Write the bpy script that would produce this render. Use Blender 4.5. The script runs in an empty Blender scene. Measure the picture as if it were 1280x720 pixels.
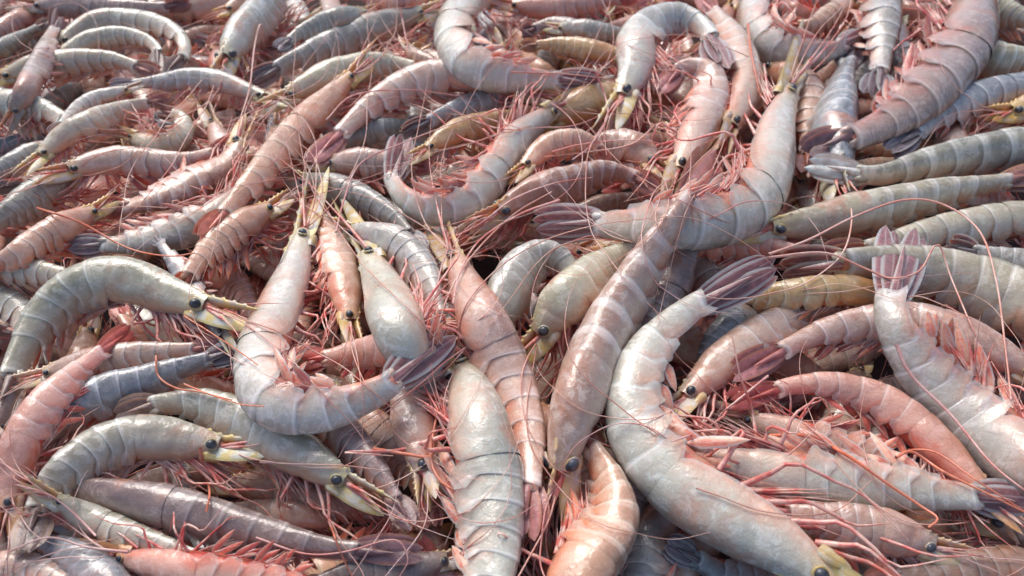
import bpy, math, random
import numpy as np
C = bpy.context.scene
COL = C.collection
R_ = math.radians
V = lambda *a: np.array(a, float)
def nz(v):
    return v / max(np.linalg.norm(v), 1e-12)

# ------------------------------------------------------------------ camera
PITCH, DIST, FPX = R_(44), 0.273, 1000.0
CAM = V(0, -DIST*math.cos(PITCH), DIST*math.sin(PITCH))
FW = V(0, math.cos(PITCH), -math.sin(PITCH)); RT = V(1, 0, 0); UP = np.cross(RT, FW)
cd = bpy.data.cameras.new('camera'); cam = bpy.data.objects.new('camera', cd); COL.objects.link(cam)
cam.location = CAM; cam.rotation_euler = (math.pi/2 - PITCH, 0, 0)
cd.sensor_width = 36; cd.lens = 36*FPX/1280; cd.clip_start = 0.005; cd.clip_end = 50
cd.dof.use_dof = True; cd.dof.focus_distance = 0.25; cd.dof.aperture_fstop = 20
C.camera = cam
# ------------------------------------------------------------------ light
SUN_EL, SUN_AZ = 52, -28            # degrees; azimuth measured from +Y towards +X
w = bpy.data.worlds.new('World'); C.world = w; w.use_nodes = True
nt = w.node_tree; nt.nodes.clear()
sky = nt.nodes.new('ShaderNodeTexSky'); sky.sky_type = 'NISHITA'; sky.sun_disc = False
sky.sun_elevation = R_(SUN_EL); sky.sun_rotation = R_(SUN_AZ); sky.air_density = 0.8; sky.dust_density = 3.0
bg = nt.nodes.new('ShaderNodeBackground'); bg.inputs[1].default_value = 0.15
wo = nt.nodes.new('ShaderNodeOutputWorld')
nt.links.new(sky.outputs[0], bg.inputs[0]); nt.links.new(bg.outputs[0], wo.inputs[0])
sl = bpy.data.lights.new('sun', 'SUN'); so = bpy.data.objects.new('sun', sl); COL.objects.link(so)
sl.energy = 1.8; sl.angle = R_(32); sl.color = (1.0, 0.955, 0.90)
so.rotation_euler = (R_(90-SUN_EL), 0, R_(180-SUN_AZ))
C.view_settings.view_transform = 'Standard'; C.view_settings.look = 'None'
C.view_settings.gamma = 1; C.view_settings.use_curve_mapping = False
C.view_settings.exposure = 0.32
C.cycles.max_bounces = 6

rng = random.Random(7)

# ------------------------------------------------------------------ materials
def lin(c):
    c = np.array(c, float)/255
    return tuple(np.where(c < 0.04045, c/12.92, ((c+0.055)/1.055)**2.4)) + (1,)

class NT:
    def __init__(s, name):
        s.m = bpy.data.materials.new(name); s.m.use_nodes = True
        s.t = s.m.node_tree; s.t.nodes.clear()
        s.out = s.n('ShaderNodeOutputMaterial')
    def n(s, k, **kw):
        x = s.t.nodes.new(k)
        for a, b in kw.items(): setattr(x, a, b)
        return x
    def l(s, a, b): s.t.links.new(a, b)
    def put(s, sock, v):
        if hasattr(v, 'is_output') or isinstance(v, bpy.types.NodeSocket): s.l(v, sock)
        else: sock.default_value = v
    def math(s, op, a, b=0.0, c=0.0, clamp=False):
        x = s.n('ShaderNodeMath', operation=op, use_clamp=clamp)
        s.put(x.inputs[0], a); s.put(x.inputs[1], b); s.put(x.inputs[2], c)
        return x.outputs[0]
    def noise(s, vec, scale, detail=3, rough=0.55, dist=0.0):
        x = s.n('ShaderNodeTexNoise'); s.l(vec, x.inputs['Vector'])
        x.inputs['Scale'].default_value = scale; x.inputs['Detail'].default_value = detail
        x.inputs['Roughness'].default_value = rough; x.inputs['Distortion'].default_value = dist
        return x.outputs[0]
    def mix(s, f, a, b, mode='MIX'):
        x = s.n('ShaderNodeMix', data_type='RGBA', blend_type=mode)
        s.put(x.inputs[0], f); s.put(x.inputs[6], a); s.put(x.inputs[7], b)
        return x.outputs[2]
    def step(s, v, lo, hi):
        x = s.n('ShaderNodeMapRange', interpolation_type='SMOOTHSTEP')
        s.put(x.inputs[0], v); x.inputs[1].default_value = lo; x.inputs[2].default_value = hi
        return x.outputs[0]
    def bsdf(s, col, rough, sss=0.3, coat=0.5, coatr=0.12, normal=None, sscale=0.003, alpha=None, trans=0.0, spec=0.5):
        b = s.n('ShaderNodeBsdfPrincipled')
        s.put(b.inputs['Base Color'], col); s.put(b.inputs['Roughness'], rough)
        b.inputs['Subsurface Weight'].default_value = sss
        b.inputs['Subsurface Radius'].default_value = (1, 0.45, 0.32)
        b.inputs['Subsurface Scale'].default_value = sscale
        b.inputs['Coat Weight'].default_value = coat; b.inputs['Coat Roughness'].default_value = coatr
        b.inputs['Coat IOR'].default_value = 1.38
        b.inputs['Specular IOR Level'].default_value = spec
        b.inputs['Transmission Weight'].default_value = trans
        if normal is not None:
            s.l(normal, b.inputs['Normal']); s.l(normal, b.inputs['Coat Normal'])
        s.l(b.outputs[0], s.out.inputs[0])
        return b
    def bump(s, h, strength, dist, base=None):
        x = s.n('ShaderNodeBump'); x.inputs['Strength'].default_value = strength
        x.inputs['Distance'].default_value = dist; s.l(h, x.inputs['Height'])
        if base is not None: s.l(base, x.inputs['Normal'])
        return x.outputs[0]

# name: (back, side, lower edge, pale band, belly, tail fan, antenna blade)
PAL = {
 'white':  ((176,172,160),(202,196,182),(216,166,142),(238,234,228),(224,130,108),(128,88,88),(214,186,120)),
 'pink':   ((186,150,132),(212,182,162),(222,140,110),(236,218,208),(216,108,90),(164,110,108),(220,182,128)),
 'brown':  ((166,126,106),(192,154,132),(212,134,98),(224,206,194),(204,104,80),(150,100,94),(212,166,102)),
 'orange': ((190,150,124),(216,172,144),(226,130,92),(236,208,186),(220,98,72),(182,106,88),(224,180,104)),
 'grey':   ((142,140,130),(176,171,160),(204,156,132),(222,218,214),(212,122,104),(110,94,98),(204,188,124)),
 'blue':   ((118,122,126),(152,154,154),(190,148,132),(208,206,206),(202,118,104),(102,92,98),(186,174,136)),
 'green':  ((148,145,126),(182,175,157),(200,158,126),(220,218,206),(208,122,100),(116,98,94),(210,186,120)),
 'cream':  ((182,172,144),(208,196,172),(220,158,118),(238,230,214),(218,126,98),(138,98,92),(218,188,120)),
 'purple': ((128,108,102),(156,136,126),(182,126,110),(194,178,170),(188,98,88),(110,84,88),(178,150,112)),
 'red':    ((196,142,122),(218,168,148),(222,118,92),(234,200,186),(208,80,70),(174,88,82),(218,160,108)),
 'pale':   ((190,186,176),(214,208,198),(216,176,156),(236,234,228),(214,130,112),(196,196,192),(210,190,130)),
 'amber':  ((180,144,96),(204,170,120),(212,142,84),(228,208,172),(210,112,76),(142,102,82),(214,174,96)),
}
def shell_material(pal, kind):
    p = PAL[pal]
    t = NT('%s_%s' % (pal, kind))
    tc = t.n('ShaderNodeTexCoord'); ob = tc.outputs['Object']
    sep = t.n('ShaderNodeSeparateXYZ'); t.l(tc.outputs['UV'], sep.inputs[0])
    u, v = sep.outputs[0], sep.outputs[1]
    oi = t.n('ShaderNodeObjectInfo')
    a = t.math('MULTIPLY', t.math('ABSOLUTE', t.math('SUBTRACT', v, 0.5)), 2.0)
    nb = t.noise(ob, 70, 4, 0.6, 0.4)          # broad blotches, a centimetre or so
    nm = t.noise(ob, 330, 4, 0.65, 0.3)         # milky patches
    nf = t.noise(ob, 2600, 2, 0.6)              # pigment dots
    ad = t.math('ADD', a, t.math('MULTIPLY', t.math('SUBTRACT', nb, 0.5), 0.9))
    c = t.mix(t.step(ad, 0.05, 0.55), lin(p[0]), lin(p[1]))
    c = t.mix(t.math('MULTIPLY', t.step(ad, 0.52, 0.98), 0.78), c, lin(p[2]))
    c = t.mix(t.math('MULTIPLY', t.step(a, 0.90, 0.99), 0.55), c, lin(p[3]))
    if kind == 'segment':
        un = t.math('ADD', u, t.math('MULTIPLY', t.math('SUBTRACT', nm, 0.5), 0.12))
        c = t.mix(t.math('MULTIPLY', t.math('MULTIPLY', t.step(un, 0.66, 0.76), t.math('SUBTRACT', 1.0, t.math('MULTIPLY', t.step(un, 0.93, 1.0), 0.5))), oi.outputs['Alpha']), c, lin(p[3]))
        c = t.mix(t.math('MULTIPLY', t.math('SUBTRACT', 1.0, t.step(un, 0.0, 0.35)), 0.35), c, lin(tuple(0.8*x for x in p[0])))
    else:
        c = t.mix(t.math('MULTIPLY', t.math('SUBTRACT', 1.0, t.step(t.math('ADD', u, t.math('MULTIPLY', nb, .3)), 0.1, 0.45)), 0.5), c, lin(p[6]))
        c = t.mix(t.math('MULTIPLY', t.step(nb, 0.58, 0.68), 0.45), c, lin(p[2]))
    c = t.mix(t.math('MULTIPLY', t.step(nm, 0.50, 0.62), 0.22), c, lin(p[3]))
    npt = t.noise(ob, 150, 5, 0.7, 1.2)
    glare_flake = t.math('MULTIPLY', t.step(npt, 0.545, 0.565), t.math('SUBTRACT', 1.0, t.step(a, 0.45, 0.8)))  # glossy glare and dry patches on the back, put into the colour
    c = t.mix(t.math('MULTIPLY', glare_flake, 0.34), c, lin(tuple(min(245, x*1.06) for x in p[3])))
    c = t.mix(t.math('MULTIPLY', t.step(nf, 0.58, 0.70), 0.32), c, lin(tuple(0.62*x for x in p[2])))
    c = t.mix(t.math('MULTIPLY', t.step(t.noise(ob, 3600, 2, 0.5), 0.62, 0.70), 0.4), c, lin(tuple(0.45*x for x in p[0])))
    if kind == 'segment':
        rim = t.math('MULTIPLY', t.step(u, 0.84, 0.90), 0.7)
        c = t.mix(rim, c, lin(p[3]))
        gut = t.math('MULTIPLY', t.math('SUBTRACT', 1.0, t.step(t.math('ADD', a, t.math('MULTIPLY', nm, .05)), 0.035, 0.10)), 0.30)
        c = t.mix(gut, c, lin(tuple(0.5*x for x in p[0])))
    else:
        org_ = t.math('MULTIPLY', t.math('MULTIPLY', t.step(u, 0.3, 0.5), t.step(nb, 0.46, 0.60)), t.math('SUBTRACT', 0.8, a))
        c = t.mix(t.math('MULTIPLY', org_, 0.8, clamp=True), c, lin((176, 108, 72)))
    val = t.math('ADD', 0.90, t.math('MULTIPLY', oi.outputs['Random'], 0.16))
    hs = t.n('ShaderNodeHueSaturation'); t.l(c, hs.inputs['Color']); t.l(val, hs.inputs['Value'])
    c = t.mix(1.0, hs.outputs[0], oi.outputs['Color'], 'MULTIPLY')
    rg = t.math('ADD', 0.16, t.math('MULTIPLY', t.noise(ob, 190, 3, 0.6), 0.30))
    b0 = t.bump(t.noise(ob, 110, 3, 0.5, 0.8), 0.12, 0.0030)
    b1 = t.bump(t.noise(ob, 300, 4, 0.55, 0.9), 0.22, 0.0012, b0)
    b2 = t.bump(t.noise(ob, 1500, 3, 0.6), 0.16, 0.0004, b1)
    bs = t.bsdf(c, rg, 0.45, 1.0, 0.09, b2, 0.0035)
    edge = t.step(a, 0.84, 0.99)
    if kind == 'segment': edge = t.math('MAXIMUM', edge, t.step(u, 0.90, 0.99))
    t.l(t.math('SUBTRACT', 1.0, t.math('MULTIPLY', edge, 0.5)), bs.inputs['Alpha'])
    return t.m
def soft_material(name, c1, c2, scale=260, rough=0.3, sss=0.4, coat=0.4, edge=None):
    t = NT(name); tc = t.n('ShaderNodeTexCoord'); ob = tc.outputs['Object']
    oi = t.n('ShaderNodeObjectInfo')
    c = t.mix(t.step(t.noise(ob, scale, 4, 0.6, 0.3), 0.38, 0.62), lin(c1), lin(c2))
    if edge is not None:
        sep = t.n('ShaderNodeSeparateXYZ'); t.l(tc.outputs['UV'], sep.inputs[0])
        e = t.math('MULTIPLY', t.math('ABSOLUTE', t.math('SUBTRACT', sep.outputs[1], 0.5)), 2.0)
        c = t.mix(t.math('MULTIPLY', t.step(e, 0.55, 0.95), 0.75), c, lin(edge))
        mr = t.math('MULTIPLY', t.math('SUBTRACT', 1.0, t.step(e, 0.02, 0.14)), 0.22)
        c = t.mix(mr, c, lin(edge))
        wv = t.math('SINE', t.math('MULTIPLY', sep.outputs[1], 120.0))
    val = t.math('ADD', 0.82, t.math('MULTIPLY', oi.outputs['Random'], 0.32))
    hs = t.n('ShaderNodeHueSaturation'); t.l(c, hs.inputs['Color']); t.l(val, hs.inputs['Value'])
    b1 = t.bump(t.noise(ob, 500, 3, 0.6), 0.35, 0.0008)
    if edge is not None:
        b1 = t.bump(wv, 0.12, 0.0003, b1)
    bs = t.bsdf(hs.outputs[0], rough, sss, coat, 0.12, b1, 0.0025)
    if edge is not None:
        t.l(t.math('SUBTRACT', 0.97, t.math('MULTIPLY', t.step(e, 0.6, 0.98), 0.4)), bs.inputs['Alpha'])
    return t.m
MATS = {}
def mat(pal, kind):
    k = (pal, kind)
    if k in MATS: return MATS[k]
    p = PAL[pal]
    sc = lambda c, f: tuple(min(250, x*f) for x in c)
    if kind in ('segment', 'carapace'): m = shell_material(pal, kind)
    elif kind == 'flesh': m = soft_material(pal+'_flesh', p[4], p[2])
    elif kind == 'fan': m = soft_material(pal+'_tail_fan', p[5], sc(p[5], 1.22), 300, edge=p[2] if pal not in ('white','grey','blue') else p[3])
    elif kind == 'blade': m = soft_material(pal+'_antenna_blade', p[6], sc(p[3], 0.92), 220, edge=sc(p[6], 1.1))
    elif kind == 'leg': m = soft_material(pal+'_leg', tuple(0.5*a_+0.5*b_ for a_, b_ in zip(p[4], (212, 104, 104))), (234, 186, 172), 200, 0.3)
    elif kind == 'swim': m = soft_material(pal+'_swimmeret', p[4], sc(p[2], 1.08), 260, 0.3, edge=p[3])
    elif kind == 'rostrum': m = soft_material(pal+'_rostrum', p[6], p[1], 300)
    MATS[k] = m
    return m
M_ANT = soft_material('antenna_pink', (214,146,128), (228,186,172), 60, 0.35, 0.2)
M_ANT2 = soft_material('antenna_rose', (202,126,118), (222,180,172), 60, 0.35, 0.2)
M_ANT3 = soft_material('antenna_orange', (222,118,82), (214,134,108), 60, 0.35, 0.2)
te = NT('eye_black'); tc = te.n('ShaderNodeTexCoord')
te.bsdf(te.mix(te.step(te.noise(tc.outputs['Object'], 500, 3), 0.35, 0.7), (0.012, 0.014, 0.019, 1), (0.085, 0.095, 0.12, 1)), 0.42, 0.0, 0.6, 0.2, spec=0.5)
M_EYE = te.m
tg = NT('wet_ground'); tc = tg.n('ShaderNodeTexCoord')
n0 = tg.noise(tc.outputs['Object'], 60, 5)
tg.bsdf(tg.mix(n0, (0.022, 0.009, 0.008, 1), (0.05, 0.02, 0.018, 1)), 0.7, 0.0, 0.0, 0.2, tg.bump(n0, 0.4, 0.003), spec=0.1)
M_GROUND = tg.m

# ------------------------------------------------------------------ mesh helpers
class MB:
    def __init__(s): s.v, s.f, s.uv, s.n = [], [], [], 0
    def grid(s, P, U, closed=False, flip=False):
        """P: (a,b,3) vertices, U: (a,b,2) uv"""
        a, b = P.shape[:2]
        idx = np.arange(a*b).reshape(a, b) + s.n
        i0, i1 = idx[:-1], idx[1:]
        if closed:
            q = np.stack([i0, np.roll(i0, -1, 1), np.roll(i1, -1, 1), i1], -1).reshape(-1, 4)
        else:
            q = np.stack([i0[:, :-1], i0[:, 1:], i1[:, 1:], i1[:, :-1]], -1).reshape(-1, 4)
        if flip: q = q[:, ::-1]
        s.v.append(P.reshape(-1, 3)); s.uv.append(U.reshape(-1, 2)); s.f.append(q); s.n += a*b
    def make(s, name, m, parent, origin, color=None):
        v = np.concatenate(s.v)
        if name in SOLID: note_surface(v)
        v = v - origin; f = np.concatenate(s.f); uv = np.concatenate(s.uv)
        me = bpy.data.meshes.new(name)
        me.vertices.add(len(v)); me.vertices.foreach_set('co', v.ravel().astype(np.float32))
        me.loops.add(f.size); me.loops.foreach_set('vertex_index', f.ravel().astype(np.int32))
        me.polygons.add(len(f)); me.polygons.foreach_set('loop_start', np.arange(0, f.size, 4, dtype=np.int32))
        me.polygons.foreach_set('use_smooth', np.ones(len(f), bool))
        ul = me.uv_layers.new(name='UVMap'); ul.data.foreach_set('uv', uv[f.ravel()].ravel().astype(np.float32))
        me.update(calc_edges=True); me.materials.append(m)
        o = bpy.data.objects.new(name, me); COL.objects.link(o); o.parent = parent
        if color is not None: o.color = color
        return o

SOLID = {'carapace', 'shell_segment', 'flesh', 'tail_blade', 'telson', 'antenna_blade'}
DW, DH, DS, DM = 380, 240, 4, 120      # coarse depth map of the heap's surface, for laying whiskers on it
DMAP = np.full((DH, DW), 9.0)
def note_surface(v):
    q = v-CAM; d = q @ FW; x = 640+FPX*(q @ RT)/d; y = 360-FPX*(q @ UP)/d
    j = ((x+DM)/DS).astype(int); i = ((y+DM)/DS).astype(int)
    m = (i >= 0) & (j >= 0) & (i < DH) & (j < DW)
    np.minimum.at(DMAP, (i[m], j[m]), d[m])

def tube(mb, P, r, n=6):
    P = np.asarray(P, float); k = len(P); r = np.broadcast_to(r, (k,))
    T = np.gradient(P, axis=0); T /= np.linalg.norm(T, axis=1)[:, None] + 1e-12
    ref = V(0.21, 0.35, 0.91)
    A = np.cross(T, ref); A /= np.linalg.norm(A, axis=1)[:, None] + 1e-12
    B = np.cross(T, A)
    th = np.linspace(0, 2*np.pi, n, endpoint=False)
    ring = A[:, None]*np.cos(th)[None, :, None] + B[:, None]*np.sin(th)[None, :, None]
    G = P[:, None] + ring*r[:, None, None]
    U = np.stack(np.meshgrid(np.linspace(0, 1, k), np.linspace(0, 1, n), indexing='ij'), -1)
    mb.grid(G, U, closed=True)

def catmull(pts, n):
    p = np.asarray(pts, float)
    p = np.vstack([2*p[0]-p[1], p, 2*p[-1]-p[-2]])
    out = []
    for i in range(1, len(p)-2):
        t = np.linspace(0, 1, 14, endpoint=False)[:, None]
        a, b, c, d = p[i-1], p[i], p[i+1], p[i+2]
        out.append(0.5*((2*b)+(-a+c)*t+(2*a-5*b+4*c-d)*t*t+(-a+3*b-3*c+d)*t**3))
    q = np.vstack(out+[p[-2][None]])
    L = np.r_[0, np.cumsum(np.linalg.norm(np.diff(q, axis=0), axis=1))]
    s = np.linspace(0, L[-1], n)
    return np.stack([np.interp(s, L, q[:, j]) for j in range(q.shape[1])], 1)

def blade(mb, base, d, side, nrm, length, width, thick, bend=0.0, tip=0.75, nu=9, nv=7, cup=0.0, shape='leaf', sq=0.62):
    """leaf-like plate with a raised midrib and real thickness"""
    u = np.linspace(0, 1, nu); v = np.linspace(-1, 1, nv)
    if shape == 'leaf':
        wd = np.clip(np.sin(np.pi*np.clip(u, 0.0, 1)**tip), 0, 1)**sq*0.93 + 0.16*(1-u)
    else:
        wd = (1-u)**0.7*0.85+0.06
    wd = wd*width; wd[-1] = width*0.03
    for sgn in (1, -1):
        th = thick*(1-np.abs(v)**2)*sgn
        P = (base + d*(u*length)[:, None, None]
             + side*(wd[:, None]*v[None, :])[..., None]
             + nrm*((th[None, :]*(np.sin(np.pi*np.clip(u, .04, .98))[:, None]) + bend*length*(u**2)[:, None] + cup*width*(v**2)[None, :]))[..., None])
        U = np.stack(np.meshgrid(u, (v+1)/2, indexing='ij'), -1)
        mb.grid(P, U, flip=(sgn < 0))

# ------------------------------------------------------------------ projecting a picture point on to the heap
def ray(x, y):
    x = np.asarray(x, float); y = np.asarray(y, float)
    return FW + ((x-640)/FPX)[..., None]*RT - ((y-360)/FPX)[..., None]*UP
def plane_depth(x, y, z):
    return (z-CAM[2])/ray(x, y)[..., 2]
def world(x, y, d): return CAM + ray(x, y)*np.asarray(d)[..., None]

PL = {'x': np.zeros(0), 'y': np.zeros(0), 'd': np.zeros(0), 'r': np.zeros(0)}
BODY = np.array([[0, .43], [.05, .58], [.12, .75], [.20, .90], [.28, .99], [.34, 1.0], [.42, .97], [.50, .91], [.60, .79], [.70, .62], [.78, .47], [.83, .41], [1, .30]])
def hprof(s): return np.interp(s, BODY[:, 0], BODY[:, 1])

def gsmooth(a, sig):
    k = np.arange(-8, 9); g = np.exp(-k**2/(2*sig*sig)); g /= g.sum()
    p = np.pad(a, 8, mode='reflect', reflect_type='odd')
    return np.convolve(p, g, 'valid')
def settle(px, py, rp, zb, k=0.76):
    """drop a body on to those already in the heap, along the line of sight"""
    d0 = plane_depth(px, py, zb); req = d0.copy()
    for i in range(len(px)):
        if not len(PL['x']): break
        R = k*(rp[i]*d0[i]/FPX + PL['r'])
        lat = np.hypot(PL['x']-px[i], PL['y']-py[i])*PL['d']/FPX
        m = lat < R
        if m.any(): req[i] = min(req[i], (PL['d'][m]-np.sqrt(R[m]**2-lat[m]**2)).min())
    tol = 0.12*rp*d0/FPX
    D = np.minimum(d0, req)
    for _ in range(8):
        D = gsmooth(D, 2.2); D = np.minimum(D, req+tol)
    return gsmooth(D, 1.2)

def surf(x, y):
    i = np.clip(((np.asarray(y)+DM)/DS).astype(int), 0, DH-1); j = np.clip(((np.asarray(x)+DM)/DS).astype(int), 0, DW-1)
    d = np.min([DMAP[np.clip(i+a_, 0, DH-1), np.clip(j+b_, 0, DW-1)] for a_ in (-1, 0, 1) for b_ in (-1, 0, 1)], 0)
    return np.minimum(d, plane_depth(np.asarray(x, float), np.asarray(y, float), -0.03))

# ------------------------------------------------------------------ one shrimp
DIRS = {'u': (0, 1), 'd': (0, -1), 'l': (-1, 0), 'r': (1, 0), 'ul': (-.7, .7), 'ur': (.7, .7), 'dl': (-.7, -.7), 'dr': (.7, -.7)}
LATE = []      # whiskers wait until the whole heap lies
COUNT = [0]
NS = 96
def shrimp(label, pts, W, dors, pal, order, lean=80, fan=0.08, band=.2, legs=1.0, tint=1.0, curl=0, cfr=0.31, detail=2, group='shrimps heaped together', whiskers=2, wl=1.0, stub=False, fp=None, c6=0.82, fw_=0.88, k=0.78, tpr=0.0, sink=0.0):
    COUNT[0] += 1; fine = detail > 1 and W > 26
    r = random.Random(COUNT[0]*13+5)
    q = catmull(pts, 40); px, py = q[:, 0], q[:, 1]
    s40 = np.linspace(0, 1, 40)
    hp40 = globals()['hprof'](s40)
    rp = W*np.maximum(hp40, .5)
    zb = -0.024 + 0.005*min(order, 4)
    D = settle(px, py, rp, zb, k)
    dm = D[14]
    Rw = W*dm/FPX                                  # real half height of the body
    for k, a in (('x', px), ('y', py), ('d', D), ('r', Rw*hp40)): PL[k] = np.r_[PL[k], a]
    D = D + sink*np.clip((s40-.42)/.5, 0, 1)**1.5
    P = world(px, py, D)
    P = np.stack([gsmooth(np.interp(np.linspace(0, 39, NS), np.arange(40), gsmooth(P[:, j], 1.3)), 2.0) for j in range(3)], 1)
    L = np.linalg.norm(np.diff(P, axis=0), axis=1).sum()
    T = np.gradient(P, axis=0); T /= np.linalg.norm(T, axis=1)[:, None]
    Vw = CAM-P; Vw /= np.linalg.norm(Vw, axis=1)[:, None]
    B = np.cross(Vw, T); B /= np.linalg.norm(B, axis=1)[:, None]
    N = np.cross(T, B)
    dd = DIRS[dors]; dw = dd[0]*RT + dd[1]*UP
    sg = 1.0 if (B[10:75] @ dw).sum() > 0 else -1.0
    an = R_(lean + r.uniform(-6, 6)) * sg + np.linspace(-.12, .12, NS)*r.choice((-1, 1))
    Dv = np.cos(an)[:, None]*N + np.sin(an)[:, None]*B      # towards the back
    Lv = np.cross(T, Dv)                                     # sideways
    vis = abs(math.sin(R_(lean)))*1.0 + abs(math.cos(R_(lean)))*0.82
    Hh = Rw/min(1, vis); Hw = Hh*0.80
    S = np.linspace(0, 1, NS)
    Lh = np.linalg.norm(P[8]-P[0])/(S[8]-S[0]); Lt = np.linalg.norm(P[-1]-P[-9])/(S[8]-S[0])
    def fr(s):
        s = np.asarray(s, float); c = np.clip(s, 0, 1)
        f = lambda A: np.stack([np.interp(c, S, A[:, j]) for j in range(3)], -1)
        p, t, d, l = f(P), f(T), f(Dv), f(Lv)
        p = p + t*(np.where(s < 0, Lh, Lt)*(s-c))[..., None]
        return p, t, d, l
    org = P[40] - V(0, 0, Rw)
    e = bpy.data.objects.new('shrimp', None); COL.objects.link(e); e.location = org
    e.empty_display_size = 0.01
    e['label'] = label; e['category'] = 'shrimp'; e['group'] = group
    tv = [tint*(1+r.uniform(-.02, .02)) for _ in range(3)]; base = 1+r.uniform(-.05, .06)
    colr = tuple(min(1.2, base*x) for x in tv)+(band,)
    ph = [r.uniform(0, 6.3) for _ in range(6)]
    def wob(s, th): return 1+0.022*np.sin(9*s+ph[0]+2*th)+0.018*np.sin(23*s+ph[1]-3*th)+0.012*np.sin(41*s+ph[2]+4*th)
    c0 = cfr
    wn = lambda s_: np.interp(s_, [0, .12, .3, .45, .8, 1], [.86, .98, 1.0, .92, .78, .7])
    hprof = lambda s_: globals()['hprof'](s_)*(1-tpr*np.clip((np.asarray(s_)-.36)/.5, 0, 1))
    # --- inner body ---
    nr, na = (30, 14) if fine else (18, 8)
    s = np.linspace(-0.035, c6+0.01, nr); th = np.linspace(0, 2*np.pi, na, endpoint=False)
    p, t, d, l = fr(s)
    h = hprof(s)*0.90; h[0] = 0.03; h[1] = 0.26; h[-1] *= .6
    cs, sn = np.cos(th), np.sin(th)
    yy = np.where(cs > 0, cs, cs*0.86)
    G = p[:, None] + d[:, None]*(yy[None]*h[:, None]*Hh)[..., None] + l[:, None]*(sn[None]*h[:, None]*Hw*wn(s)[:, None])[..., None]
    U = np.stack(np.meshgrid(np.linspace(0, 1, nr), np.linspace(0, 1, na), indexing='ij'), -1)
    mb = MB(); mb.grid(G, U, closed=True); mb.make('flesh', mat(pal, 'flesh'), e, org)
    # --- head shell ---
    nr, nv = (24, 29) if fine else (16, 19)
    uu = np.linspace(0, 1, nr); s = uu*(c0+0.012)
    vv = np.linspace(-1, 1, nv)
    p, t, d, l = fr(s)
    thm = R_(98) + R_(40)*np.sin(np.pi*np.clip(uu, 0, 1))**0.6 + R_(8)*uu
    TH = thm[:, None]*vv[None]
    h = hprof(s)*(1.0+0.03*uu); h = h*(1+0.02*uu)*np.where(uu > 0.965, 0.985, 1)
    gr = 1 - 0.055*np.exp(-((uu[:, None]-0.42-0.12*np.abs(vv)[None])/0.035)**2)*(np.abs(vv)[None] > .12)   # groove across the shell
    gr = gr*(1-0.03*np.exp(-((np.abs(TH)-R_(62))/0.09)**2))
    A = np.cos(TH); A = np.where(A < 0, A*0.92, A)
    rr = h[:, None]*gr*wob(s[:, None], TH)
    ridge = 0.05*np.exp(-(TH/0.16)**2)*(1-uu[:, None]*0.8)
    G = p[:, None] + d[:, None]*((A*rr+ridge)*Hh)[..., None] + l[:, None]*(np.sin(TH)*rr*Hw*wn(s)[:, None])[..., None]
    U = np.stack(np.meshgrid(uu, (vv+1)/2, indexing='ij'), -1)
    mb = MB(); mb.grid(G, U)
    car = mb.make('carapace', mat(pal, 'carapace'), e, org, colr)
    # --- beak with teeth ---
    rl = c0*(0.66+r.uniform(-.06, .14)); n = 33; uu = np.linspace(0, 1, n); s = c0*0.30 - uu*(c0*0.30+rl)
    p, t, d, l = fr(s)
    tp = p + d*((hprof(np.clip(s, 0, 1))*1.0 + np.where(s < 0, -s/rl*0.10, 0))*Hh)[:, None]
    hh = Hh*(0.05+0.21*np.sin(np.pi*np.clip(uu*.9+.05, 0, 1))**.8)*(1-uu**3)
    tooth = np.where(np.arange(n) % 4 == 0, 0.075*Hh, 0.0)*(uu > .12)*(uu < .85)
    tk = Hh*0.075*(1-uu*.75)
    prof = np.stack([tp - d*hh[:, None]*1.1, tp + l*tk[:, None], tp + d*(hh*.35+tooth)[:, None] - t*(-tooth*0.6)[:, None]*-1, tp - l*tk[:, None]], 1)
    U = np.stack(np.meshgrid(uu, np.linspace(0, 1, 4), indexing='ij'), -1)
    mb = MB(); mb.grid(prof, U, closed=True); mb.make('rostrum', mat(pal, 'rostrum'), car, org)
    # --- tail segments ---
    c5 = c6-0.125; cuts = [c0+(c5-c0)*k_ for k_ in (0, .19, .41, .62, .82, 1)]+[c6]
    for i in range(6):
        a, b = cuts[i], cuts[i+1]
        ov = 0.014
        nr, nv = (10, 27) if fine else (7, 17)
        uu = np.linspace(0, 1, nr); s = a-0.004 + uu*(b-a+ov)
        vv = np.linspace(-1, 1, nv)
        p, t, d, l = fr(s)
        top = R_(104 if i < 5 else 120)
        rag = r.uniform(.8, 1.2)
        thm = top - R_(6) + R_(46 if i < 5 else 20)*rag*(np.sin(np.pi*np.clip(uu**1.3, 0, 1)))**1.15 + (R_(9)*uu**4 if i > 1 else 0)
        TH = thm[:, None]*vv[None]
        lift = 0.986 + 0.046*uu**.8
        lift[-1] = lift[-2]*0.990                              # rear lip turns under
        rr = (hprof(s)*lift)[:, None]*wob(s[:, None], TH)*(1+0.045*(uu[:, None])*(np.abs(vv)[None]**2)+0.022*np.sin(np.pi*uu)[:, None]*np.exp(-(vv/.35)**2)[None])
        A = np.cos(TH); A = np.where(A < 0, A*1.0, A)
        sn = np.sin(TH); sn = np.where(np.abs(TH) > R_(90), np.sign(TH)*(0.42+0.58*np.abs(sn)), sn)
        G = p[:, None] + d[:, None]*(A*rr*Hh)[..., None] + l[:, None]*(sn*rr*Hw*wn(s)[:, None])[..., None]
        # pointed rear corner of the side plate
        spike = np.zeros((nr, nv)); spike[-2:, 0] = spike[-2:, -1] = 1; spike[-2:, 1] = spike[-2:, -2] = .35
        G = G + t[:, None]*(spike*Hh*0.24*rag)[..., None] - d[:, None]*(spike*Hh*0.12)[..., None] + l[:, None]*(spike*np.sign(vv)[None]*Hh*0.06)[..., None]
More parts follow.
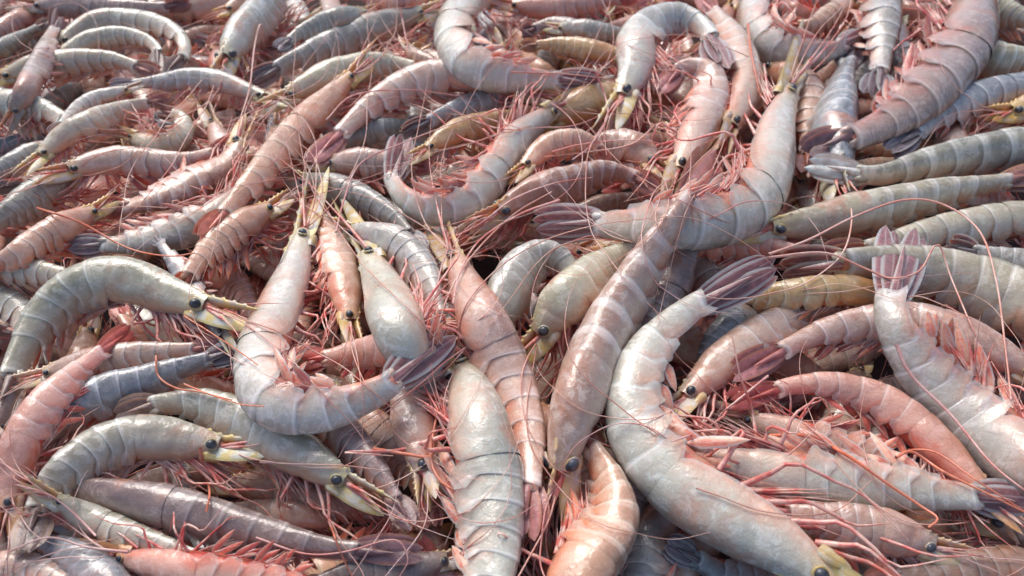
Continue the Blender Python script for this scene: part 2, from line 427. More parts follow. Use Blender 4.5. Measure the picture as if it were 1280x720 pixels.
        # back edge bows over the next plate
        bow = (uu**3)[:, None]*(0.10*np.cos(np.pi*vv*1.0))[None]*Hh
        G = G + t[:, None]*bow[..., None]
        U = np.stack(np.meshgrid(uu, (vv+1)/2, indexing='ij'), -1)
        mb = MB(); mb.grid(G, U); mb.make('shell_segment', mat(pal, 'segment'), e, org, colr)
    # --- tail fan ---
    p, t, d, l = [x for x in fr(np.array([c6-0.01]))]; p, t, d, l = p[0], t[0], d[0], l[0]
    pe = fr(np.array([1.0]))[0][0]; td = nz(pe-p); fl = np.linalg.norm(pe-p)
    bb = nz(np.interp(0.9, S, B[:, 0])*V(1,0,0)+np.interp(.9, S, B[:, 1])*V(0,1,0)+np.interp(.9, S, B[:, 2])*V(0,0,1))
    ft = r.uniform(-.35, .35); nn = np.cross(td, bb)
    side = nz(bb*math.cos(ft)+nn*math.sin(ft)); side = nz(side-td*(side@td)); nn = np.cross(td, side)
    if nn @ (CAM-p) < 0: nn = -nn
    hb = Hh*0.5
    fan = fan*r.uniform(.8, 1.2)
    for j, (ang, wd, ln, off) in enumerate(((fan*1.0, .40, .93, -.10), (-fan*1.0, .40, .95, -.13), (fan*.45, .38, 1.0, .05), (-fan*.45, .38, 1.0, .02))):
        a2 = nz(td*math.cos(ang)+side*math.sin(ang)); s2 = nz(side*math.cos(ang)-td*math.sin(ang))
        tl = r.uniform(-.5, .1)*np.sign(ang); n2 = nz(nn*math.cos(tl)+s2*math.sin(tl)); s2 = np.cross(n2, a2)
        mb = MB(); blade(mb, p+side*np.sign(ang)*hb*(.46 if abs(ang) == fan else .2)+nn*off*Hh, a2, s2, n2, fl*ln*r.uniform(.93, 1.05), Hh*wd*fw_, Hh*0.05, bend=r.uniform(-.05, .05), cup=r.uniform(-.12, .05), nu=12 if fine else 7, nv=9 if fine else 5, tip=1.1, sq=.5)
        mb.make('tail_blade', mat(fp or pal, 'fan'), e, org)
    mb = MB()
    for sd in (-1, 1): tube(mb, [p+side*sd*Hh*.16-td*Hh*.12, p+side*sd*Hh*.20+td*Hh*.08+nn*Hh*.06, p+side*sd*Hh*.24+td*Hh*.30+nn*Hh*.05, p+side*sd*Hh*.26+td*Hh*.42], [Hh*.16, Hh*.20, Hh*.15, Hh*.03], 9)
    mb.make('tail_joint', mat(pal, 'segment'), e, org, colr)
    mb = MB(); blade(mb, p+nn*Hh*.18, td, side, nn, fl*.66, Hh*.22, Hh*.10, shape='spear', nu=10)
    mb.make('telson', mat(fp or pal, 'fan'), e, org)
    if detail < 1: return e
    # --- eyes ---
    for sd in (-1, 1):
        p, t, d, l = [x[0] for x in fr(np.array([0.012]))]
        c = p + d*Hh*.19 + l*sd*Hw*.46 + t*Hh*.10
        er = Hh*.18
        a = np.linspace(0, np.pi, 11 if fine else 7); b = np.linspace(0, 2*np.pi, 14 if fine else 9, endpoint=False)
        ax = nz(l*sd - t*.7 + d*.25); x1 = nz(np.cross(ax, d)); x2 = np.cross(ax, x1)
        G = c + (ax*(np.cos(a)*.92)[:, None, None] + x1*1.15*(np.sin(a)[:, None]*np.cos(b)[None])[..., None] + x2*(np.sin(a)[:, None]*np.sin(b)[None])[..., None])*er
        U = np.stack(np.meshgrid(a/np.pi, b/6.3, indexing='ij'), -1)
        mb = MB(); mb.grid(G, U, closed=True, flip=True); ey = mb.make('eye', M_EYE, e, org)
        mb = MB(); tube(mb, [c-ax*er*1.9+t*er*.5, c-ax*er*1.1, c-ax*er*.4], [er*.6, er*.72, er*.9], 9)
        ra = np.linspace(0, 2*np.pi, 15 if fine else 9); tube(mb, [c - ax*er*.25 + (x1*1.18*math.cos(q_)+x2*1.02*math.sin(q_))*er for q_ in ra], er*.22, 6)
        mb.make('eyestalk', mat(pal, 'blade'), ey, org)
    # --- antenna blades ---
    for sd in (-1, 1):
        p, t, d, l = [x[0] for x in fr(np.array([0.03]))]
        fwd = nz(-t + l*sd*r.uniform(-.04, .10) - d*r.uniform(-.04, .10))
        nrm = nz(l*sd*.8 + d*.6); sdv = nz(np.cross(fwd, nrm)); nrm = np.cross(sdv, fwd)
        mb = MB(); blade(mb, p + l*sd*Hw*.34 - d*Hh*.10, fwd, sdv, nrm, Lh*c0*r.uniform(.66, .80), Hh*.33, Hh*.07, bend=r.uniform(-.05, .05), tip=.62, nu=11, nv=9)
        mb.make('antenna_blade', mat(pal, 'blade'), e, org)
        a = p + l*sd*Hw*.26 - d*Hh*.30 + t*Hh*.25
        mb = MB(); tube(mb, catmull([a, a-t*Hh*.35+l*sd*Hw*.10, a-t*Hh*.65+l*sd*Hw*.06-d*Hh*.04, a-t*Hh*.9], 12), Hh*np.interp(np.linspace(0, 1, 12), [0, .3, .42, .5, .8, 1], [.24, .23, .17, .20, .12, .03])*1.0, 9)
        mb.make('antenna_base', mat(pal, 'blade'), e, org)
    # --- walking legs and mouth legs ---
    nl = int((5 if detail > 1 else 3)*legs+.5)
    for sd in (-1, 1):
        for k in range(nl):
            s0 = 0.045 + (c0-.07)*(k+.4)/max(nl, 1)
            p, t, d, l = [x[0] for x in fr(np.array([s0]))]
            hp = hprof(s0)
            a = p - d*Hh*hp*.72 + l*sd*Hw*hp*.34
            ln = Hh*r.uniform(1.6, 3.2)
            fw = -t*r.uniform(.5, 1.1)+t*1.3*(k > 2)*r.uniform(.3, 1)
            d1 = nz(-d*r.uniform(.3, .8) + fw + l*sd*r.uniform(0, .5)); d2 = nz(fw*1.3 - d*r.uniform(-.2, .45) + l*sd*r.uniform(-.4, .3)); d3 = nz(fw - d*r.uniform(-.9, .9) + l*r.uniform(-.5, .5))
            b = a+d1*ln*.5; c = b+d2*ln*.6; g = c+d3*ln*.45
            pp = catmull([a, a*.4+b*.6, b, b*.4+c*.6, c, g], 12)
            mb = MB(); tube(mb, pp, Hh*np.interp(np.linspace(0, 1, 12), [0, .35, .45, 1], [.085, .048, .05, .010]), 6)
            mb.make('walking_leg', mat(pal, 'leg'), e, org)
    # --- swimmerets under the tail ---
    sw = r.choice((-1, 1, 1))
    for sd in (-1, 1):
        for k in range(5):
            s0 = cuts[k]*.45+cuts[k+1]*.55
            p, t, d, l = [x[0] for x in fr(np.array([s0]))]
            hp = hprof(s0)
            ba = p - d*Hh*hp*.74 + l*sd*Hw*hp*.40
            dr = nz(-d*r.uniform(.25, .6) - t*sw*r.uniform(.35, 1.0) + l*sd*r.uniform(-.1, .2))
            nrm = nz(np.cross(dr, t) + l*.2); sdv = nz(np.cross(dr, nrm)); nrm = np.cross(sdv, dr)
            mb = MB(); blade(mb, ba, dr, sdv, nrm, Hh*hp*r.uniform(1.1, 1.7), Hh*.17, Hh*.06, bend=r.uniform(-.35, .35), nu=6, nv=5)
            mb.make('swimmeret', mat(pal, 'swim'), e, org)
    # --- the hairy fringe of fine leg ends along the belly ---
    mb = MB(); nf = 80 if fine else 34 if detail > 1 else 12; bun = [(r.uniform(.04, .62), r.choice((-1, 1)), r.uniform(-.5, .9), r.uniform(.1, .9)) for _ in range(9)]
    for k in range(nf):
        bs_, sd, b1_, b2_ = bun[k % 9]; s0 = max(.02, bs_+r.uniform(-.03, .03)); p, t, d, l = [x[0] for x in fr(np.array([s0]))]; hp = hprof(s0)
        a = p - d*Hh*hp*r.uniform(.6, .8) + l*sd*Hw*hp*r.uniform(.2, .6)
        fw = -1 if s0 < c0*.8 else -sw
        ln = Hh*r.uniform(.7, 1.9)*(1.2 if s0 < c0 else .8)
        d1 = nz(-d*(.65-.4*b2_+r.uniform(-.08, .08)) + t*fw*(.5+b2_+r.uniform(-.1, .1)) + l*sd*r.uniform(0, .25)); d2 = nz(d1*.8 + t*fw*(b1_+r.uniform(-.15, .15)) - d*(b1_*.4+r.uniform(-.15, .15)) + l*r.uniform(-.2, .2))
        pp = catmull([a, a+d1*ln*.4, a+d1*ln*.55+d2*ln*.25, a+d1*ln*.55+d2*ln*.6], 7)
        tube(mb, pp, Hh*np.linspace(r.uniform(.03, .075), .006, 7), 4)
    fo = mb.make('leg_fringe', mat(pal, 'leg'), e, org); fo['kind'] = 'stuff'
    # --- whiskers ---
    q2 = catmull(pts, 40)
    hd = nz(q2[0]-q2[4])
    for sd in (-1, 1):
        p, t, d, l = [x[0] for x in fr(np.array([-0.01]))]
        for k in range(2 if detail > 1 else 1):      # short paired feelers
            a = p + l*sd*Hw*.16 + d*Hh*(.02+.08*k)
            ln = Lh*c0*r.uniform(.7, 1.3)
            dv = nz(-t + l*sd*r.uniform(-.1, .35) + d*r.uniform(-.2, .35)); dv2 = nz(dv + l*r.uniform(-.5, .5) + d*r.uniform(-.6, .3))
            pp = catmull([a, a+dv*ln*.3, a+dv*ln*.55+dv2*ln*.1, a+dv*ln*.6+dv2*ln*.5], 14)
            mb = MB(); tube(mb, pp, Hh*np.interp(np.linspace(0, 1, 14), [0, .25, .3, 1], [.085, .06, .03, .008]), 6)
            mb.make('feeler', mat(pal, 'leg'), e, org)
    if whiskers:
        LATE.append((e, org, q2[0], hd, D[0], Hh, W, whiskers, wl, r.random(), fr))
    return e

def on_heap(path, r0, r1, d_start=None, lift=1.5, n=44, sig=3.5):
    """run a whisker along the heap's surface; path in picture points"""
    q = catmull(path, n); x, y = q[:, 0], q[:, 1]
    d = surf(x, y)-1.3*r0-0.0003; raw = d.copy()
    for _ in range(5): d = np.minimum(gsmooth(d, sig), raw+0.0002)
    d = gsmooth(d, 1.0)
    if d_start is not None:
        w_ = np.exp(-np.arange(n)/3.0); d = d*(1-w_) + d_start*w_
    return world(x, y, d), np.linspace(r0, r1, n)

# order in the heap, label, spine from head to tail in picture points, half width, where the back faces, colouring, extras
DATA = [
 # --- far edge of the heap
 (3,'grey-lilac shrimp flat along the upper edge, dark eye beside the upright purple tail',[(46,8),(90,10),(140,14),(190,12),(240,2)],15,'u','purple',dict(tint=1.35)),
 (2,'pink shrimp at the top edge with red legs showing under its pale shell',[(292,2),(255,12),(215,8),(180,16),(150,28)],16,'u','pink'),
 (4,'small orange shrimp at the upper edge with a yellow beak pointing at the pale-headed shrimp',[(284,14),(310,4),(335,-8),(360,-26)],12,'u','orange'),
 (2,'deep pink shrimp in the upper corner beside the greenish ones',[(52,14),(28,26),(0,42),(-40,60)],13,'u','red'),
 (3,'dark green-grey shrimp tail lying just under the deep pink one in the upper corner',[(-40,82),(-5,66),(30,46),(64,24)],11,'u','green',dict(tint=.62)),
 (2,'second dark green-grey shrimp, lower of the two in the upper corner',[(-50,100),(-10,84),(30,64),(62,40)],10,'u','green',dict(tint=.6)),
 (5,'shrimp whose narrow purple tail fan stands straight up near the upper corner',[(20,140),(36,110),(50,84),(62,50),(76,14)],14,'l','purple',dict(tint=1.2,fan=.15,detail=1)),
 (3,'pale greenish shrimp curled at the back of the heap, outer of the nested pair',[(76,56),(112,33),(160,28),(208,36),(232,58),(222,84),(200,98)],15,'u','green',dict(tint=1.18)),
 (4,'pale greenish shrimp nested inside the curl of a like one at the back',[(76,68),(118,50),(165,46),(198,62),(196,92)],12,'u','green',dict(tint=1.2)),
 (4,'cream and rose shrimp with a dark red belly stripe, under the curled greenish pair',[(4,98),(45,86),(90,79),(135,76),(172,84),(205,94)],16,'u','cream',dict()),
 (4,'slim shrimp whose dark-pointed tail reaches left toward the greenish curled pair',[(330,122),(290,108),(250,99),(200,103),(134,108)],13,'u','grey',dict(tint=1.02)),
 (2,'long grey shrimp with magenta legs, yellow head up by the top edge of the heap',[(528,18),(490,30),(440,48),(395,66),(350,84),(310,104)],19,'u','grey',dict(tint=1.02)),
 (5,'pale-headed shrimp hanging head down over the heap with cream blades and rose whiskers',[(282,76),(298,50),(326,18),(352,-16),(380,-40)],22,'l','white',dict(whiskers=4,lean=50)),
 (3,'small dusky shrimp with a dark eye lying behind the long grey one near the top',[(455,17),(415,28),(378,42),(345,62)],14,'u','grey',dict(tint=.9)),
 (4,'small brown shrimp standing on its tail, its feelers crossing up over the long grey one',[(508,58),(520,72),(540,80),(560,90)],10,'u','brown'),
 (4,'pale green shrimp at the far left edge with a smooth back and red legs',[(-60,136),(-20,134),(30,134),(70,146),(106,166)],20,'u','green',dict(tint=1.25)),
 (6,'bright white tail flap of a shrimp over the pale green one at the left edge',[(160,112),(140,118),(118,124),(96,136),(62,170)],9,'u','white',dict(tint=1.2,fan=.15,detail=1)),
 (5,'cream and yellow shrimp with a long straight beak pointing to the lower left edge',[(52,196),(84,170),(122,150),(165,134),(214,120)],15,'u','cream'),
 (3,'round cream shrimp curled tight behind the smooth pink one with a black eye',[(165,170),(200,182),(228,168),(226,146),(196,138)],14,'r','cream'),
 (5,'smooth pink shrimp in profile with a clear black eye, back of the left half',[(84,214),(128,204),(175,204),(220,206),(262,194),(300,176)],18,'u','pink',dict(tint=1.02)),
 (6,'brown and white banded shrimp tail lying diagonally in front of the smooth pink one',[(300,176),(284,208),(250,226),(210,244),(168,258),(120,262)],21,'d','brown',dict(tint=1.0,lean=35,detail=1,band=.5)),
 (5,'grey-lilac banded shrimp running just below the brown and white banded one',[(320,222),(290,256),(240,284),(190,300),(140,306),(84,308)],21,'d','grey',dict(tint=1.0,lean=60)),
 (3,'small grey-pink shrimp pieces at the left edge above the olive shrimp',[(70,182),(36,196),(4,212),(-40,226)],14,'u','grey',dict(tint=.95)),
 (4,'plump olive-brown shrimp body cut by the left edge of the photo',[(90,222),(52,244),(14,268),(-30,296)],24,'u','green',dict(tint=.78)),
 (6,'peach shrimp whose yellow head blades fan out over the grey-lilac banded one',[(120,264),(88,282),(48,304),(6,328),(-40,348)],19,'u','orange',dict(tint=1.05)),
 (5,'cream shrimp with a red-orange crest at the left edge, above the big olive-backed one',[(-40,326),(-10,334),(34,340),(80,346),(130,352)],20,'u','cream',dict(tint=1.0)),
 (2,'chalky white-green shrimp at the left edge half hidden by the big olive-backed one',[(-60,372),(-20,378),(20,388),(50,420),(60,460)],24,'u','green',dict(tint=1.3)),
 (6,'shrimp with a blunt blue-grey tail poking up behind the toothed beak of the olive-backed one',[(280,420),(262,394),(240,358),(214,322),(182,280)],15,'l','blue',dict(fan=.1,detail=1)),
 (7,'long orange-pink shrimp lying belly out on the diagonal with a mop of rose whiskers',[(440,96),(410,128),(372,166),(336,208),(296,252),(246,302)],20,'ul','orange',dict(tint=1.05,whiskers=4)),
 (6,'orange shrimp with a yellow beak and crimson legs beside the standing white one',[(340,262),(304,284),(268,312),(240,340),(222,368)],21,'u','orange',dict(tint=1.05)),
 # --- top centre
 (5,'cream-headed shrimp with a yellow open beak and one white ring behind its shell',[(358,122),(398,103),(436,90),(474,82),(512,84),(548,94)],19,'u','cream',dict(tint=1.05)),
 (6,'pink shrimp with a notched side and red-orange belly, tail tapering down to the left',[(660,116),(612,100),(565,96),(520,104),(478,126),(434,160),(386,206)],24,'ul','pink',dict(lean=92,tint=1.05)),
 (3,'dusky lilac shrimp in shade under the notched pink one',[(720,104),(670,116),(620,126),(565,140),(500,168)],17,'u','blue',dict(tint=1.15)),
 (4,'small shrimp with a yellow-grey head just above the C-shaped white shrimp',[(534,188),(572,166),(620,150),(672,138)],15,'u','amber',dict(tint=1.05)),
 (3,'faded pink shrimp with fine whiskers wedged left of the C-shaped white shrimp',[(410,206),(446,204),(490,206),(540,206)],17,'u','pink'),
 (2,'small banded grey shrimp deep in shade between two pink ones',[(420,186),(452,168),(486,160),(530,152)],15,'u','grey',dict(tint=.9)),
 (8,'bright white shrimp hooked over the top of the heap, tail out to the right',[(650,-34),(608,-12),(570,26),(574,68),(618,92),(684,98),(756,106)],26,'l','white',dict(tint=1.14,lean=84)),
 (7,'ivory shrimp curled in a C, dark eye and brown beak at its upper end',[(690,136),(652,164),(622,198),(596,238),(556,262),(508,248),(486,212),(508,170)],27,'dr','white',dict(lean=88,tint=1.05)),
 (8,'white shrimp arched at the top with its beak hanging straight down over a yellow blade',[(778,124),(796,88),(800,48),(838,24),(882,38),(904,84)],27,'u','white',dict(tint=1.08,lean=78)),
 (7,'glossy pink shrimp head down under the arched white one, pale glare flakes on ringed back',[(846,214),(866,172),(886,130),(886,94),(850,86),(824,116)],26,'r','pink',dict(tint=1.04,lean=72)),
 (5,'small brown-pink shrimp head with a dark eye peeping out below the arched white shrimp',[(818,208),(790,188),(756,182),(716,190)],21,'u','brown',dict(tint=1.1)),
 (6,'little orange shrimp with curly legs above the twin-eyed brown one',[(656,210),(684,186),(716,176),(744,182),(760,204)],16,'u','orange',dict(tint=1.12)),
 (8,'brown-pink shrimp showing both dark eyes, a white ring behind its shell',[(622,266),(664,246),(712,230),(752,216),(790,220),(826,240)],27,'u','brown',dict(tint=1.04,lean=45,whiskers=4,band=.5)),
 (4,'rosy shrimp with a dark eye, head down beside the big cream-backed one',[(912,158),(930,112),(922,62),(896,20),(870,-10)],23,'r','pink',dict(tint=1.0)),
 (8,'big cream-backed shrimp bending round and sending its purple tail to the left',[(984,112),(966,160),(958,212),(930,258),(884,276),(820,278),(752,279),(666,280)],38,'r','white',dict(tint=1.03,lean=82,c6=.80)),
 (2,'amber-brown shrimp deep behind the tail of the hooked white one',[(690,152),(736,132),(786,124),(830,140)],22,'u','amber'),
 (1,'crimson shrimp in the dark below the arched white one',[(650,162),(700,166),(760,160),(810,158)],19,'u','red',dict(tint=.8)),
 (3,'red shrimp lying along the top edge right of the hooked white one',[(640,8),(690,12),(740,6),(800,-6)],14,'u','red'),
 (3,'shrimp with a round dusky tail end pointing at the hooked white one',[(760,52),(724,44),(690,34),(650,40)],15,'u','purple',dict(tint=1.1,detail=1)),
 (4,'thin yellowish shrimp above the white tail of the hooked one, red legs under it',[(778,72),(738,64),(700,58),(650,56)],13,'u','amber',dict(tint=1.1)),
 (3,'greyish shrimp tail with pale blades beside the arched white one',[(700,36),(730,38),(765,42),(800,40)],12,'u','grey',dict(tint=1.1)),
 (2,'pale red shrimp in the top edge beside the hooked bright white one',[(540,-6),(500,4),(460,-4),(420,-8)],12,'u','red'),
 # --- upper right
 (6,'ringed pink-white shrimp smiling upward in a wide U near the top edge',[(952,-30),(944,8),(956,46),(994,64),(1040,62),(1088,40)],22,'d','white',dict(tint=1.0,lean=84)),
 (5,'small orange shrimp lying inside the U of the ringed pink-white one',[(1066,4),(1040,20),(1014,34),(985,28)],15,'u','orange',dict(tint=1.02)),
 (6,'slim grey shrimp tail hanging straight down beside the big lilac one',[(1096,-60),(1098,-20),(1100,20),(1100,60),(1098,122)],22,'r','grey',dict(tint=.95,fan=.2)),
 (3,'blue-white shrimp back rounded like a thumb between the slim tail and the big cream-backed one',[(1048,222),(1040,176),(1046,132),(1054,94),(1072,54)],36,'r','blue',dict(tint=1.5,lean=22)),
 (7,'big lilac-grey shrimp with white thorns on its side, tail tucked toward the glassy flap',[(1222,-44),(1214,6),(1202,54),(1166,104),(1118,146),(1070,170),(1004,192)],37,'r','purple',dict(tint=1.5,lean=74)),
 (4,'shrimp in the upper right with a plump white ring beside brown shell',[(1200,50),(1236,74),(1276,76),(1330,68)],25,'u','cream',dict(tint=1.0,lean=50,band=.5)),
 (3,'cream shrimp with red trim in the upper right corner',[(1190,-4),(1228,8),(1266,22),(1310,34)],20,'u','cream',dict(tint=1.0)),
 (5,'bluish-white shrimp with a beaded edge behind the yellow blades',[(1330,96),(1280,112),(1226,122),(1172,150),(1110,190)],20,'u','blue',dict(tint=1.5)),
 (6,'shrimp head with two bright yellow-green blades jutting toward the big lilac one',[(1262,142),(1300,136),(1345,128),(1400,130)],22,'u','amber',dict(tint=1.1)),
 (7,'smooth olive-grey shrimp with three white rings and a glassy square tail flap',[(1400,176),(1330,184),(1270,186),(1212,194),(1150,206),(1090,220),(1006,204)],29,'u','green',dict(fp='pale',tint=1.0,lean=50,band=.5)),
 (6,'long cream-olive shrimp with ringed middle just below the smooth olive-grey one',[(960,286),(1010,280),(1060,270),(1120,256),(1180,242),(1240,230),(1320,214)],29,'u','cream',dict(tint=.98,lean=50,band=.5)),
 (5,'pale cream shrimp narrowing to the left above the purple-fanned one',[(1360,270),(1300,276),(1230,282),(1160,294),(1100,308),(1024,322)],26,'u','cream',dict(tint=1.0)),
 (6,'striped grey tail of a shrimp at the right edge over the purple-fanned cream one',[(1400,370),(1350,352),(1300,338),(1250,324),(1180,304)],22,'u','grey',dict(tint=1.0,fan=.2,detail=1)),
 (7,'large grey-cream shrimp with a purple tail fan lying flat and orange legs underneath',[(1400,470),(1350,430),(1290,392),(1220,360),(1150,340),(1080,328),(972,336)],44,'u','cream',dict(tint=.97,lean=78,fp='white')),
 (5,'amber shrimp showing as a yellow-brown strip under the purple fan',[(1120,372),(1060,366),(1000,368),(940,372),(870,372)],23,'u','amber'),
 (4,'deep pink shrimp crossing behind the long ringed diagonal one',[(800,304),(860,306),(920,306),(980,312),(1030,324)],20,'u','red',dict(tint=1.02)),
 (2,'dull brown shrimp deep under the thumb-shaped blue-white back',[(960,84),(1000,110),(1010,160),(1006,220)],24,'r','brown'),
 # --- centre
 (8,'white shrimp curled like a hook left of centre, head up and purple fan raised',[(382,292),(370,340),(350,392),(330,446),(336,496),(384,512),(440,500),(488,478),(568,412)],36,'l','white',dict(tint=1.08,lean=84,whiskers=5,c6=.79,fw_=1.1,k=.95)),
 (7,'shrimp lying under the raised purple fan, showing a rose fan of ribbed blades',[(570,410),(540,424),(510,436),(470,440),(372,452)],26,'u','red',dict(tint=1.1,fan=.3,detail=1)),
 (7,'upright shrimp with a swollen pearly head shell edged in orange, beak pointing up',[(462,318),(480,356),(498,402),(520,450),(545,500),(560,560)],36,'l','white',dict(tint=1.06,lean=70,cfr=.50,sink=.035)),
 (6,'pink shrimp pointing its yellow-bladed head down beside the pale green-white lengthwise one',[(532,592),(524,546),(516,496),(520,450),(530,400)],30,'l','pink',dict(tint=.92)),
 (3,'grey-olive shrimp back arching behind the upright pearly one',[(380,226),(424,240),(466,258),(500,282),(530,316)],24,'u','grey',dict(tint=.9,lean=50)),
 (5,'whitish ringed shrimp curved behind the pearly head shell',[(440,290),(486,304),(522,334),(544,380),(556,430)],27,'ur','white',dict(tint=.95,lean=50)),
 (5,'fiery orange-red shrimp sunk between the hooked white one and the pearly one',[(436,404),(428,360),(420,318),(406,280),(384,250)],24,'r','orange',dict(tint=1.0)),
 (9,'salmon shrimp lying head up in the middle, ringed back to us, clear tail pointing down',[(566,322),(584,366),(612,424),(640,486),(658,550),(660,674)],35,'r','pink',dict(tint=1.03,lean=62,whiskers=4)),
 (10,'longest straight shrimp, brown-pink with pale rings, tail up across the big cream-backed one',[(700,590),(716,520),(744,446),(784,368),(824,302),(858,252),(900,198)],42,'l','pink',dict(tint=.97,lean=24,band=.75,c6=.84,cfr=.27,k=.7)),
 (7,'shrimp with a cream head and large dark eye tucked under the longest straight one',[(676,420),(702,384),(740,350),(786,318),(830,300)],34,'ul','cream',dict(tint=1.02,lean=70)),
 (4,'glassy pink-white shrimp bent like a knuckle between the salmon and cream-headed ones',[(600,420),(628,386),(650,340),(684,318),(716,346),(712,392)],31,'u','white',dict(tint=1.0,lean=50)),
 (4,'grey-brown shrimp with a white ring under the right side of the longest straight one',[(862,300),(838,346),(812,396),(786,448),(766,500)],32,'r','purple',dict(tint=1.4,lean=50,band=.5)),
 (3,'pinkish shrimp with a round clear shell bump right of the longest straight one',[(770,300),(816,316),(858,334),(892,366),(900,420)],30,'ur','pink',dict(tint=.9)),
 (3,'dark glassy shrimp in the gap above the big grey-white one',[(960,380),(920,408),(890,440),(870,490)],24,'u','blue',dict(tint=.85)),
 (10,'largest shrimp, grey-white, bent in a wide arc with its head at the bottom edge',[(1040,724),(974,676),(900,634),(836,584),(795,528),(798,464),(838,408),(888,372),(972,328)],48,'dl','white',dict(tint=1.04,lean=86,cfr=.38,c6=.82,fan=.03)),
 # --- right
 (6,'blush shrimp with a small tail fan pointing left beneath the amber strip',[(1290,470),(1220,430),(1140,406),(1070,408),(1010,424),(914,470)],29,'u','pink',dict(tint=1.0)),
 (9,'pink-cream shrimp with its dark tail fan standing straight up at the right',[(1370,640),(1300,588),(1234,532),(1172,476),(1128,420),(1112,372),(1133,282)],46,'dl','white',dict(tint=.94,lean=84,fan=.1,fp='white',c6=.80,fw_=.95)),
 (4,'dusty rose shrimp back lying right of the largest one, in half shade',[(858,500),(905,458),(966,412),(1030,384),(1090,372)],29,'u','pink',dict(tint=.94)),
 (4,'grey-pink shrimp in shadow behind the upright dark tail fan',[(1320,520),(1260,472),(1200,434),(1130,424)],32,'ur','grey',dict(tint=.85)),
 (6,'red-tipped shrimp with torn white side plates above a tangle of crimson legs',[(1230,620),(1170,560),(1110,510),(1046,484),(984,484),(910,506)],27,'u','red',dict(lean=92,tint=1.0)),
 (3,'crimson-legged shrimp in the dark gap beneath the torn-sided one',[(930,520),(990,540),(1050,556),(1120,580),(1180,610)],24,'d','pink',dict(tint=.9,lean=80)),
 (7,'white and blush shrimp lying level with thorns along its upper side, below the red-tipped one',[(860,566),(920,584),(990,592),(1060,598),(1130,608),(1200,618),(1296,630)],38,'d','white',dict(tint=.96,lean=86)),
 (6,'shrimp head facing right with long yellow blades, lowest in the right corner',[(1166,684),(1120,670),(1060,658),(1000,646),(950,630)],32,'u','pink',dict(tint=1.0,lean=62)),
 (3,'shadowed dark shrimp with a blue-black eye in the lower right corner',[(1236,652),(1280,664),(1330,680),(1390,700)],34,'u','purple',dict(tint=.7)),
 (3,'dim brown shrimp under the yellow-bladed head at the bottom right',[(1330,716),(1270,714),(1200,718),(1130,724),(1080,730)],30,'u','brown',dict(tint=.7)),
 # --- lower middle
 (6,'orange-cream shrimp curling up out of the bottom edge with a white ring at its neck',[(700,790),(724,716),(766,652),(760,600),(736,556),(716,520)],44,'r','orange',dict(tint=1.05,lean=45,band=.5)),
 (7,'pale green-white shrimp lying lengthwise at the bottom centre, shell clouded and glossy',[(574,456),(590,510),(602,566),(612,624),(614,690),(606,770),(600,850)],46,'r','white',dict(tint=1.04,lean=62)),
 (5,'plum shrimp with a veined tail fan pointing down to the bottom centre',[(352,470),(388,502),(424,536),(460,576),(486,612),(518,662)],26,'ur','purple',dict(tint=1.15,lean=50)),
 # --- lower left
 (8,'big olive-backed shrimp with a cream head shell and toothed beak over its dark eye',[(260,386),(214,372),(164,354),(116,354),(72,380),(38,424),(14,470),(-12,530)],33,'u','green',dict(tint=1.12,lean=68,whiskers=3)),
 (8,'orange-pink shrimp at the left edge with thorny side, tail rising to a point',[(12,636),(20,584),(42,532),(74,490),(114,452),(166,410)],27,'ul','red',dict(tint=1.1,lean=84)),
 (4,'dull banded shrimp in shade below the legs of the big olive-backed one',[(56,470),(110,456),(170,446),(230,438),(280,430)],21,'u','pink',dict(tint=.85)),
 (6,'slate-blue shrimp with a long smooth tail reaching right under the olive-backed one',[(30,570),(66,530),(114,502),(176,480),(236,458),(312,432)],29,'u','blue',dict(tint=1.12,lean=60)),
 (8,'teal-grey shrimp in profile, lower left, dark eye ringed in cream',[(276,560),(226,554),(172,550),(118,566),(76,596),(44,640),(30,690)],33,'u','green',dict(tint=1.05,lean=68,whiskers=3)),
 (7,'yellow-green shrimp with a serrated beak and two blue-grey eyes, left of the plum tail',[(434,604),(396,580),(346,552),(296,524),(246,506),(190,506),(140,520)],33,'u','green',dict(tint=1.15,lean=56)),
 (6,'purple-brown ringed shrimp stretched level under the teal-grey one',[(70,612),(130,618),(196,632),(264,650),(334,670),(410,686),(526,692)],31,'u','purple',dict(tint=1.05,lean=50)),
 (8,'ragged translucent shrimp with crossed pale feelers near the lower left corner',[(66,624),(110,648),(160,670),(216,688),(280,704)],20,'u','green',dict(tint=1.15,whiskers=4)),
 (6,'slate-blue rounded shrimp tail in the lower left corner',[(170,770),(136,730),(98,700),(58,680),(14,668)],25,'u','blue',dict(tint=1.0,detail=1)),
 (5,'rosy cream shrimp cut off by the lower left corner',[(-40,716),(0,712),(40,714),(84,734),(120,760)],22,'u','pink',dict(tint=1.0)),
 (9,'bright orange-pink shrimp along the bottom edge with spiky upper side and long rose feelers',[(150,694),(204,704),(264,712),(330,722),(400,736),(470,760)],26,'d','red',dict(tint=1.15,lean=88,whiskers=4)),
 (3,'dark shrimp in the bottom gap beside the pale green-white lengthwise one',[(560,700),(516,712),(470,716),(420,722),(370,740)],24,'u','purple',dict(tint=.85)),
]
